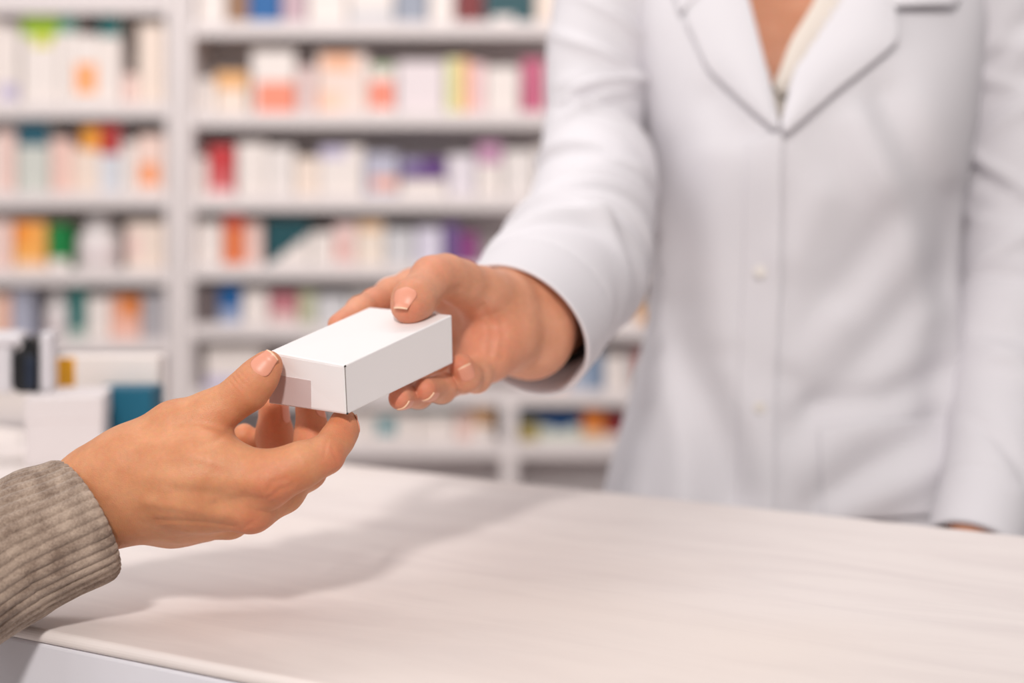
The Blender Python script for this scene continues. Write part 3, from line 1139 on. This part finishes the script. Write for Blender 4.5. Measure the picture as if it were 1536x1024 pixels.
# heel of the hand
fb.chain(palmB, chainpx([(762, 500, .945, 36), (738, 520, .932, 28)]), .02)
thB = fb.new()
fb.chain(thB, chainpx([(758, 452, .950, 36), (722, 440, .932, 34), (690, 424, .912, 32)]), .012)
fb.chain(thB, chainpx([(690, 424, .912, 31), (668, 414, .898, 29), (648, 417, .886, 30)]), .008)
fb.chain(thB, chainpx([(648, 417, .886, 30), (632, 438, .872, 28), (620, 450, .860, 30), (613, 459, .8535, 25)]), .006)
inB = fb.new()
fb.chain(inB, chainpx([(655, 436, .958, 23), (620, 428, .950, 23), (586, 440, .936, 22.5)]), .008)
fb.chain(inB, chainpx([(586, 440, .936, 22), (560, 453, .920, 19), (540, 464, .906, 19), (507, 486, .883, 15.5)]), .005)
mdB = fb.new()
fb.chain(mdB, chainpx([(690, 500, .972, 24), (672, 560, .945, 22), (628, 590, .880, 20), (600, 597, .8375, 17.5)]), .006)
rgB = fb.new()
fb.chain(rgB, chainpx([(712, 528, .960, 23), (694, 566, .925, 22), (662, 582, .882, 20.5), (638, 584, .852, 17.5)]), .006)
ltB = fb.new()
fb.chain(ltB, chainpx([(727, 545, .928, 22), (714, 565, .908, 22), (698, 564, .891, 21.5), (692, 549, .8835, 18.5)]), .006)
DB = smin(palmB, thB, .012)
for fi in (inB, mdB, rgB, ltB):
    DB = np.minimum(DB, smin(palmB, fi, .008))
DB = smin(DB, thB, .0015)
VB, FB = fb.mesh(DB)
ptB = lambda x, y, Y: np.array(P(x, y, Y))
flushB = [(ptB(612, 466, .845), .014, .5), (ptB(648, 405, .88), .014, .3), (ptB(690, 550, .875), .012, .6), (ptB(636, 586, .848), .011, .6),
          (ptB(600, 600, .83), .011, .6), (ptB(735, 515, .93), .02, .5), (ptB(510, 480, .88), .012, .4), (ptB(560, 450, .915), .014, .3)]
axB = ptB(613, 466, .8535) - ptB(648, 417, .886); axB /= np.linalg.norm(axB)
crB = []
for s in (-.004, -.0013, .0013, .004):
    crB.append((ptB(640, 412, .866) + axB * s, axB, .0007, .009, .0003))

# torso section table: height z (relative to the eye), centre x, half width, centre y, half depth, squareness
TX = 0.280
TOR = [(-.72, .285, .250, 1.42, .200), (-.50, .283, .225, 1.41, .180), (-.36, .281, .205, 1.40, .162), (-.27, .280, .186, 1.395, .148),
       (-.20, .280, .166, 1.39, .138), (-.13, .282, .150, 1.388, .130), (-.06, .284, .147, 1.386, .130), (.00, .283, .148, 1.385, .140),
       (.05, .284, .155, 1.385, .148), (.10, .284, .163, 1.385, .145), (.15, .284, .170, 1.387, .130), (.19, .284, .176, 1.39, .112),
       (.225, .284, .168, 1.395, .095), (.25, .284, .135, 1.40, .078), (.272, .284, .090, 1.405, .066), (.300, .284, .070, 1.41, .062)]


def torso_section(z):
    zs = [r[0] for r in TOR]
    return [float(np.interp(z, zs, [r[i] for r in TOR])) for i in range(1, 5)]


# dents and folds drawn on the front: polyline in picture coordinates, width (px), height (m, positive bulges out)
FOLDS = [
 ([(1330, 150), (1390, 260), (1440, 420)], 34, -.007), ([(1290, 180), (1350, 330), (1400, 470)], 30, .004),
 ([(1230, 300), (1190, 380)], 40, .004), ([(1340, 330), (1240, 470), (1190, 560)], 36, -.005),
 ([(1400, 420), (1300, 540), (1200, 640)], 36, -.006), ([(1250, 480), (1200, 540)], 30, .004),
 ([(1420, 560), (1330, 600), (1230, 615)], 26, -.006), ([(1400, 640), (1300, 700), (1230, 760)], 34, -.005),
 ([(1420, 690), (1320, 740), (1250, 770)], 22, .004), ([(1000, 470), (1060, 600), (1110, 740)], 34, -.006),
 ([(980, 560), (1010, 650), (1020, 760)], 30, .006), ([(1090, 560), (1130, 650), (1140, 760)], 26, .003),
 ([(1000, 230), (1010, 340), (1020, 450)], 30, -.004), ([(1060, 240), (1070, 380), (1080, 500)], 34, .004),
 ([(1110, 190), (1075, 150)], 30, -.004), ([(940, 690), (930, 770)], 26, .005), ([(965, 620), (960, 760)], 20, -.004),
 ([(1440, 300), (1420, 480), (1410, 620)], 30, -.007),
]


def fold_disp(px, py):
    r = np.zeros_like(px)
    for pl, w, amp in FOLDS:
        best = np.full_like(px, 1e9)
        for (ax, ay), (bx, by) in zip(pl[:-1], pl[1:]):
            dx, dy = bx - ax, by - ay
            t = np.clip(((px - ax) * dx + (py - ay) * dy) / (dx * dx + dy * dy), 0, 1)
            best = np.minimum(best, np.hypot(px - ax - t * dx, py - ay - t * dy))
        r += 1.6 * amp * np.exp(-(best / w) ** 2)
    return r


def torso_mesh(inset=0.0, nz=220, nt=260, z0=-.72, z1=.30, folds=True):
    V = []
    zs = np.linspace(z0, z1, nz)
    th = np.linspace(0, 2 * np.pi, nt, endpoint=False)   # 0 = towards the camera (-y)
    # smooth interpolation of the table
    for z in zs:
        s = [np.mean([torso_section(zz)[i] for zz in (z - .03, z - .015, z, z + .015, z + .03)]) for i in range(4)]
        cx, a, cy, b = s
        a -= inset; b -= inset
        e = 0.86
        x = cx + a * np.sign(np.sin(th)) * np.abs(np.sin(th)) ** e
        y = cy - b * np.sign(np.cos(th)) * np.abs(np.cos(th)) ** e
        # bust
        fr = np.clip(np.cos(th), 0, 1)
        bust = np.exp(-((z - .045) / .07) ** 2)
        y = y - fr * bust * .016 * (np.exp(-((x - cx - .068) / .055) ** 2) + np.exp(-((x - cx + .068) / .055) ** 2))
        if inset:       # the shirt hangs closer to the body away from the open neck
            y = y + fr * .024 * np.clip(np.maximum((np.abs(x - cx) - .05) / .03, (.10 - z) / .05), 0, 1)
        P_ = np.stack([x, y, np.full(nt, ZC + z)], 1)
        if folds:
            px = 768 + F * x / y
            py = HY - F * z / y
            d = fold_disp(px, py) * np.clip(fr * 1.6, 0, 1)
            P_[:, 1] -= d
            # skirt of the coat falls in soft pleats
            P_[:, 1] += .006 * np.clip((-.18 - z) / .2, 0, 1) * np.sin(th * 11)
        V.append(P_)
    V = np.concatenate(V)
    Fc = []
    for j in range(nz - 1):
        for i in range(nt):
            k = (i + 1) % nt
            Fc.append((j * nt + i, j * nt + k, (j + 1) * nt + k, (j + 1) * nt + i))
    return V, Fc


def in_poly(x, y, poly):
    c = False
    n = len(poly)
    for i in range(n):
        x1, y1 = poly[i]; x2, y2 = poly[(i + 1) % n]
        if (y1 > y) != (y2 > y) and x < (x2 - x1) * (y - y1) / (y2 - y1) + x1:
            c = not c
    return c


# ---- body: trunk, neck and head, legs, resting arm, and the finely built right hand
fc = Field((-0.08, 1.10, -0.02), (0.62, 1.62, ZC + .66), 0.007)
body = fc.new()
tz = lambda x, y, z: np.array((x, y, ZC + z))
for sgn in (-1, 1):   # legs, feet
    hx = .284 + sgn * .085
    fc.chain(body, [(tz(hx, 1.40, -.34), .085), (tz(hx, 1.40, -.68), .058), (tz(hx, 1.42, -1.06), .038)], .04)
    fc.chain(body, [(tz(hx, 1.42, -1.09), .036), (tz(hx + sgn * .02, 1.27, -1.122), .026)], .02)
fc.chain(body, [(tz(.284, 1.40, -.30), .110), (tz(.284, 1.39, -.08), .095)], .06)
fc.chain(body, [(tz(.264, 1.39, -.05), .080), (tz(.244, 1.39, .10), .090)], .06)
fc.chain(body, [(tz(.304, 1.39, -.05), .080), (tz(.324, 1.39, .10), .090)], .06)
fc.chain(body, [(tz(.19, 1.40, .165), .055), (tz(.378, 1.40, .165), .055)], .05)
fc.chain(body, [(tz(.284, 1.405, .18), .060), (tz(.284, 1.40, .33), .052)], .04)
# head: cranium, face, jaw, nose, ears
fc.chain(body, [(tz(.284, 1.405, .47), .080), (tz(.284, 1.385, .45), .076)], .03)
fc.chain(body, [(tz(.284, 1.365, .42), .055), (tz(.284, 1.345, .37), .034)], .035)
fc.chain(body, [(tz(.262, 1.37, .385), .030), (tz(.284, 1.338, .362), .024), (tz(.306, 1.37, .385), .030)], .025)
fc.chain(body, [(tz(.284, 1.312, .452), .010), (tz(.284, 1.298, .418), .013)], .012)
fc.chain(body, [(tz(.270, 1.316, .388), .008), (tz(.298, 1.316, .388), .008)], .010)
for sgn in (-1, 1):
    fc.cone(body, tz(.284 + sgn * .078, 1.41, .45), tz(.284 + sgn * .076, 1.405, .41), .016, .011, .008)
# right arm up to the elbow (inside the sleeve)
def arm_chain(l, k):
    return [(np.array(P(x, y, Y)), r * k) for (x, y, Y, r) in l]


SLV_A = [(985, -120, 1.40, .040), (935, -50, 1.395, .056), (898, 60, 1.375, .0500), (891, 190, 1.345, .0475), (887, 300, 1.285, .0550), (868, 385, 1.185, .0590),
         (826, 443, 1.080, .0570), (778, 496, .996, .0550)]
SLV_B = [(1400, -120, 1.40, .040), (1455, -50, 1.40, .058), (1520, 90, 1.40, .056), (1531, 270, 1.392, .054), (1518, 440, 1.37, .053), (1502, 590, 1.315, .048),
         (1490, 700, 1.25, .0430), (1460, 824, 1.195, .0405)]
fc.chain(body, arm_chain(SLV_A[1:7], .64), .03)
fc.chain(body, arm_chain(SLV_B[1:], .54), .015)
B_wr = np.array(P(1458, 790, 1.19))
VC, FC = fc.mesh(body)
# left hand, relaxed below the counter edge
fl_ = Field(P(1330, 950, 1.22) + Vector((-.03, -.05, -.03)), P(1480, 730, 1.22) + Vector((.04, .06, .03)), 0.0018)
hl = fl_.new()
wr = B_wr
fl_.chain(hl, [(wr + (.002, .004, .004), .019), (wr + (-.006, -.008, -.03), .022)], .01)
lf = []
for k, (ox, oy, ln) in enumerate(((-.028, -.006, .066), (-.012, .004, .074), (.006, .010, .068), (.020, .012, .054))):
    b0 = wr + np.array((-.004, -.004, -.030)); kn = wr + np.array((ox - .012, oy - .006, -.088))
    fl_.chain(hl, [(b0, .017), (kn, .0115)], .016)
    D1 = fl_.new()
    fl_.chain(D1, [(kn, .0105), (kn + np.array((-.008, .006, -ln * .45)), .0092), (kn + np.array((-.010, .022, -ln * .78)), .0085), (kn + np.array((-.006, .036, -ln * .98)), .0072)], .004)
    lf.append(D1)
tb_ = fl_.new()
fl_.chain(tb_, [(wr + np.array((-.014, -.010, -.03)), .017), (wr + np.array((-.042, -.022, -.062)), .0125), (wr + np.array((-.048, -.022, -.094)), .0105), (wr + np.array((-.046, -.016, -.115)), .0085)], .008)
DL = smin(hl, tb_, .010)
for d1 in lf:
    DL = np.minimum(DL, smin(hl, d1, .006))
VL, FL = fl_.mesh(DL)
allV = np.concatenate([VB, VC, VL])
allF = np.concatenate([FB, FC + len(VB), FL + len(VB) + len(VC)])
pharm = skin_object('person', allV, allF, skin_b, flushB, creases=crB, lines=[([(726, 462), (740, 495), (735, 530)], 7, -.0012), ([(748, 470), (756, 500), (752, 535)], 6, -.0007), ([(660, 455), (672, 440), (688, 432)], 6, -.0008)])
tag(pharm, 'person in a white lab coat behind the counter, holding out the medicine box', 'person')

# nails of the reaching hand
nail(fb, DB, ptB(613, 459, .8535), axB, Vector((-.20, -.66, .70)), .0185, .0145, [nail_m, nail_e], pharm, fwd=.96)
nail(fb, DB, ptB(692, 549, .8835), ptB(692, 545, .8835) - ptB(698, 566, .889), Vector((.35, -.9, -.05)), .0105, .0115, [nail_m, nail_e], pharm)
nail(fb, DB, ptB(638, 584, .852), ptB(638, 584, .852) - ptB(662, 582, .882), Vector((.45, -.45, -.77)), .011, .012, [nail_m, nail_e], pharm)
nail(fb, DB, ptB(600, 597, .8375), ptB(600, 597, .8375) - ptB(628, 590, .880), Vector((.45, -.5, -.74)), .0115, .012, [nail_m, nail_e], pharm)

# ---- lab coat
VT, FT = torso_mesh()
bvh = BVHTree.FromPolygons([tuple(v) for v in VT], [tuple(f) for f in FT])
VEE = [(1106, -120), (1122, 0), (1150, 112), (1164, 183), (1176, 183), (1190, 112), (1262, 0), (1330, -120)]
cen2 = np.array([VT[list(f)].mean(0) for f in FT])
cpx = 768 + F * cen2[:, 0] / cen2[:, 1]
cpy = HY + F * (ZC - cen2[:, 2]) / cen2[:, 1]
keep = [f for f, x, y, yy in zip(FT, cpx, cpy, cen2[:, 1]) if not (yy < 1.41 and y < 190 and in_poly(x, y, VEE))]
coat = mesh_obj('lab_coat', VT, keep, coat_m, pharm)
so = coat.modifiers.new('thickness', 'SOLIDIFY')
so.thickness = 0.002
so.offset = -1


def on_torso(px, py, off=0.0, tree=None):
    o = Vector((0, 0, ZC))
    d = Vector(P(px, py, 1.0)) - o
    d.normalize()
    hit, nrm, _, _ = (tree or bvh).ray_cast(o, d)
    if hit is None:
        hit = P(px, py, 1.33); nrm = Vector((0, -1, 0))
    if nrm.dot(d) > 0:
        nrm = -nrm
    nrm = (nrm * .5 + Vector((0, -1, 0)) * .5).normalized()
    return hit + nrm * off


def cloth_patch(name, A, B, mat, parent, off0=.003, off1=.003, nu=10, nv=24, thick=.0022, bulge=0.0, tree=None):
    """strip between two polylines in picture coordinates, laid over the torso; off0/off1 lift along A / B"""
    def res(pl, n):
        pl = np.array(pl, float)
        s = np.concatenate([[0], np.cumsum(np.hypot(*np.diff(pl, axis=0).T))])
        t = np.linspace(0, s[-1], n)
        return np.stack([np.interp(t, s, pl[:, 0]), np.interp(t, s, pl[:, 1])], 1)
    a, b = res(A, nv), res(B, nv)
    V, Fc = [], []
    for j in range(nv):
        for i in range(nu):
            u = i / (nu - 1)
            p = a[j] * (1 - u) + b[j] * u
            V.append(on_torso(p[0], p[1], off0 * (1 - u) + off1 * u + bulge * math.sin(math.pi * u), tree))
    for j in range(nv - 1):
        for i in range(nu - 1):
            Fc.append((j * nu + i, j * nu + i + 1, (j + 1) * nu + i + 1, (j + 1) * nu + i))
    o = mesh_obj(name, V, Fc, mat, parent)
    m = o.modifiers.new('thickness', 'SOLIDIFY'); m.thickness = thick; m.offset = 0
    m = o.modifiers.new('round', 'SUBSURF'); m.levels = 1; m.render_levels = 1
    return o


# lapels: inner (fold) edge, outer edge
cloth_patch('lapel', [(1100, -70), (1124, 0), (1152, 112), (1169, 190)], [(1046, -40), (1028, 30), (1062, 104), (1164, 198)], coat_m, coat, .004, .008, bulge=.004)
cloth_patch('lapel', [(1300, -70), (1264, 0), (1188, 110), (1170, 188)], [(1330, -60), (1346, 66), (1262, 132), (1174, 204)], coat_m, coat, .004, .009, bulge=.004)
cloth_patch('collar', [(1098, -110), (1112, -60)], [(985, -90), (1022, 26)], coat_m, coat, .010, .009, bulge=.003)
cloth_patch('collar', [(1285, -110), (1300, -60), (1326, 4), (1334, 16)], [(1436, -110), (1440, -60), (1432, 4), (1422, 14)], coat_m, coat, .009, .010, bulge=.003)
# front placket, overlapping towards image right
cloth_patch('placket', [(1118, 210), (1112, 420), (1106, 600), (1104, 800)], [(1172, 196), (1171, 420), (1162, 600), (1162, 800)], coat_m, coat, .0005, .0045, nu=8, nv=50)
for (x, y) in ((1140, 406), (1138, 610)):
    c = on_torso(x, y, .0045)
    b = lathe('button', [(.0050, 0), (.0056, .0007), (.0056, .0015), (.0050, .0022), (.0036, .0017), (.0008, .0017)], plain('pearl_button', (230, 224, 218), 0.35, 0.02), coat, n=24)
    b.rotation_euler = (math.radians(90), 0, 0)
    b.location = c
cloth_patch('pocket', [(1226, 640), (1234, 780)], [(1418, 622), (1424, 770)], coat_m, coat, .003, .003, nu=24, nv=16, bulge=.003)
# sleeves
S1 = [(1.0, 0)]
sl_folds = []
rs = np.random.default_rng(3)
for k, u0 in enumerate((.30, .345, .39, .43, .475, .515, .555, .60, .645, .69, .735, .78, .83)):
    sl_folds.append((u0, rs.uniform(-.9, .7), rs.uniform(.008, .013), rs.uniform(.6, 1.2), rs.uniform(.008, .013), rs.choice((-1, 1)) * rs.uniform(.02, .05)))
for k in range(14):
    sl_folds.append((0.15 + 0.75 * rs.random(), rs.uniform(-math.pi, math.pi), rs.uniform(.012, .026), rs.uniform(.5, 1.1), rs.choice((-1, 1)) * rs.uniform(.004, .007), rs.uniform(-.05, .05)))


def cuff_hem(u, th, pts, dirs, f0=ring_folds(sl_folds)):
    r = f0(u, th, pts, dirs) * min(1, (1 - u) * 14)
    r = r - .0012 * np.exp(-((u - .90) / .006) ** 2)
    return r


def cz(l):
    return [pr(*q) for q in l]


tube('sleeve', cz(SLV_A), coat_m, coat, nl=220, nr=140, disp=cuff_hem, liplen=.05, thick=.0035, end_n=(-.5, -.65, -.55))
sl_folds2 = []
for k in range(34):
    sl_folds2.append((0.15 + 0.75 * rs.random(), rs.uniform(-2.2, 2.2), rs.uniform(.010, .022), rs.uniform(.5, 1.2), rs.choice((-1, 1)) * rs.uniform(.003, .006), rs.uniform(-.06, .06)))


def cuff_hem2(u, th, pts, dirs, f0=ring_folds(sl_folds2)):
    return f0(u, th, pts, dirs) * min(1, (1 - u) * 12) - .0012 * np.exp(-((u - .91) / .006) ** 2)


tube('sleeve', cz(SLV_B), coat_m, coat, nl=200, nr=130, disp=cuff_hem2, lip=.003, liplen=.04, thick=.0035)

# ---- shirt under the coat
VI, FI = torso_mesh(inset=.012, nz=120, nt=160, z0=-.30, z1=.27, folds=False)
cen3 = np.array([VI[list(f)].mean(0) for f in FI])
ix = 768 + F * cen3[:, 0] / cen3[:, 1]
iy = HY + F * (ZC - cen3[:, 2]) / cen3[:, 1]
tree2 = BVHTree.FromPolygons([tuple(v) for v in VI], [tuple(f) for f in FI])
SKINV = [(1080, -140), (1100, -60), (1152, 118), (1163, 128), (1172, 118), (1205, 62), (1245, 0), (1330, -140)]
kp = [f for f, x, y, yy in zip(FI, ix, iy, cen3[:, 1]) if not (yy < 1.42 and y < 135 and in_poly(x, y, SKINV))]
shirt = mesh_obj('shirt', VI, kp, shirt_m, pharm)
cloth_patch('shirt_collar', [(1246, -70), (1218, 8), (1184, 64), (1160, 130)], [(1312, -70), (1284, 2), (1226, 70), (1172, 150)], shirt_m, shirt, .005, .004, nu=8, tree=tree2, bulge=.002)
# trousers and shoes (behind the counter)
tr_m = mat_cloth('dark_trousers', (52, 54, 62))
sh_m = plain('black_shoe_leather', (26, 25, 26), 0.4)
for sgn in (-1, 1):
    hx = .284 + sgn * .085
    tube('trouser_leg', [(hx - sgn * .01, 1.40, ZC - .30, .108), (hx, 1.40, ZC - .50, .092), (hx, 1.40, ZC - .75, .078), (hx, 1.42, ZC - 1.08, .072)], tr_m, pharm, nl=40, nr=48)
    sv = []
    o = lathe('shoe', [(.036, 0), (.044, .008), (.046, .03), (.043, .05), (.034, .064), (.02, .072)], sh_m, pharm, n=36, loc=(hx + sgn * .01, 1.345, 0.0), sy=2.7)
# hair: cap over the cranium, drawn back
fh = Field((.17, 1.28, ZC + .34), (.40, 1.55, ZC + .60), 0.005)
hr = fh.new()
fh.chain(hr, [(tz(.284, 1.420, .478), .090), (tz(.284, 1.400, .492), .080)], .03)
fh.chain(hr, [(tz(.284, 1.46, .44), .070), (tz(.284, 1.48, .38), .040)], .03)
VH, FH = fh.mesh(hr)
mesh_obj('hair', VH, FH, plain('brown_hair', (74, 50, 36), 0.5, 0.2, 120.0), pharm)
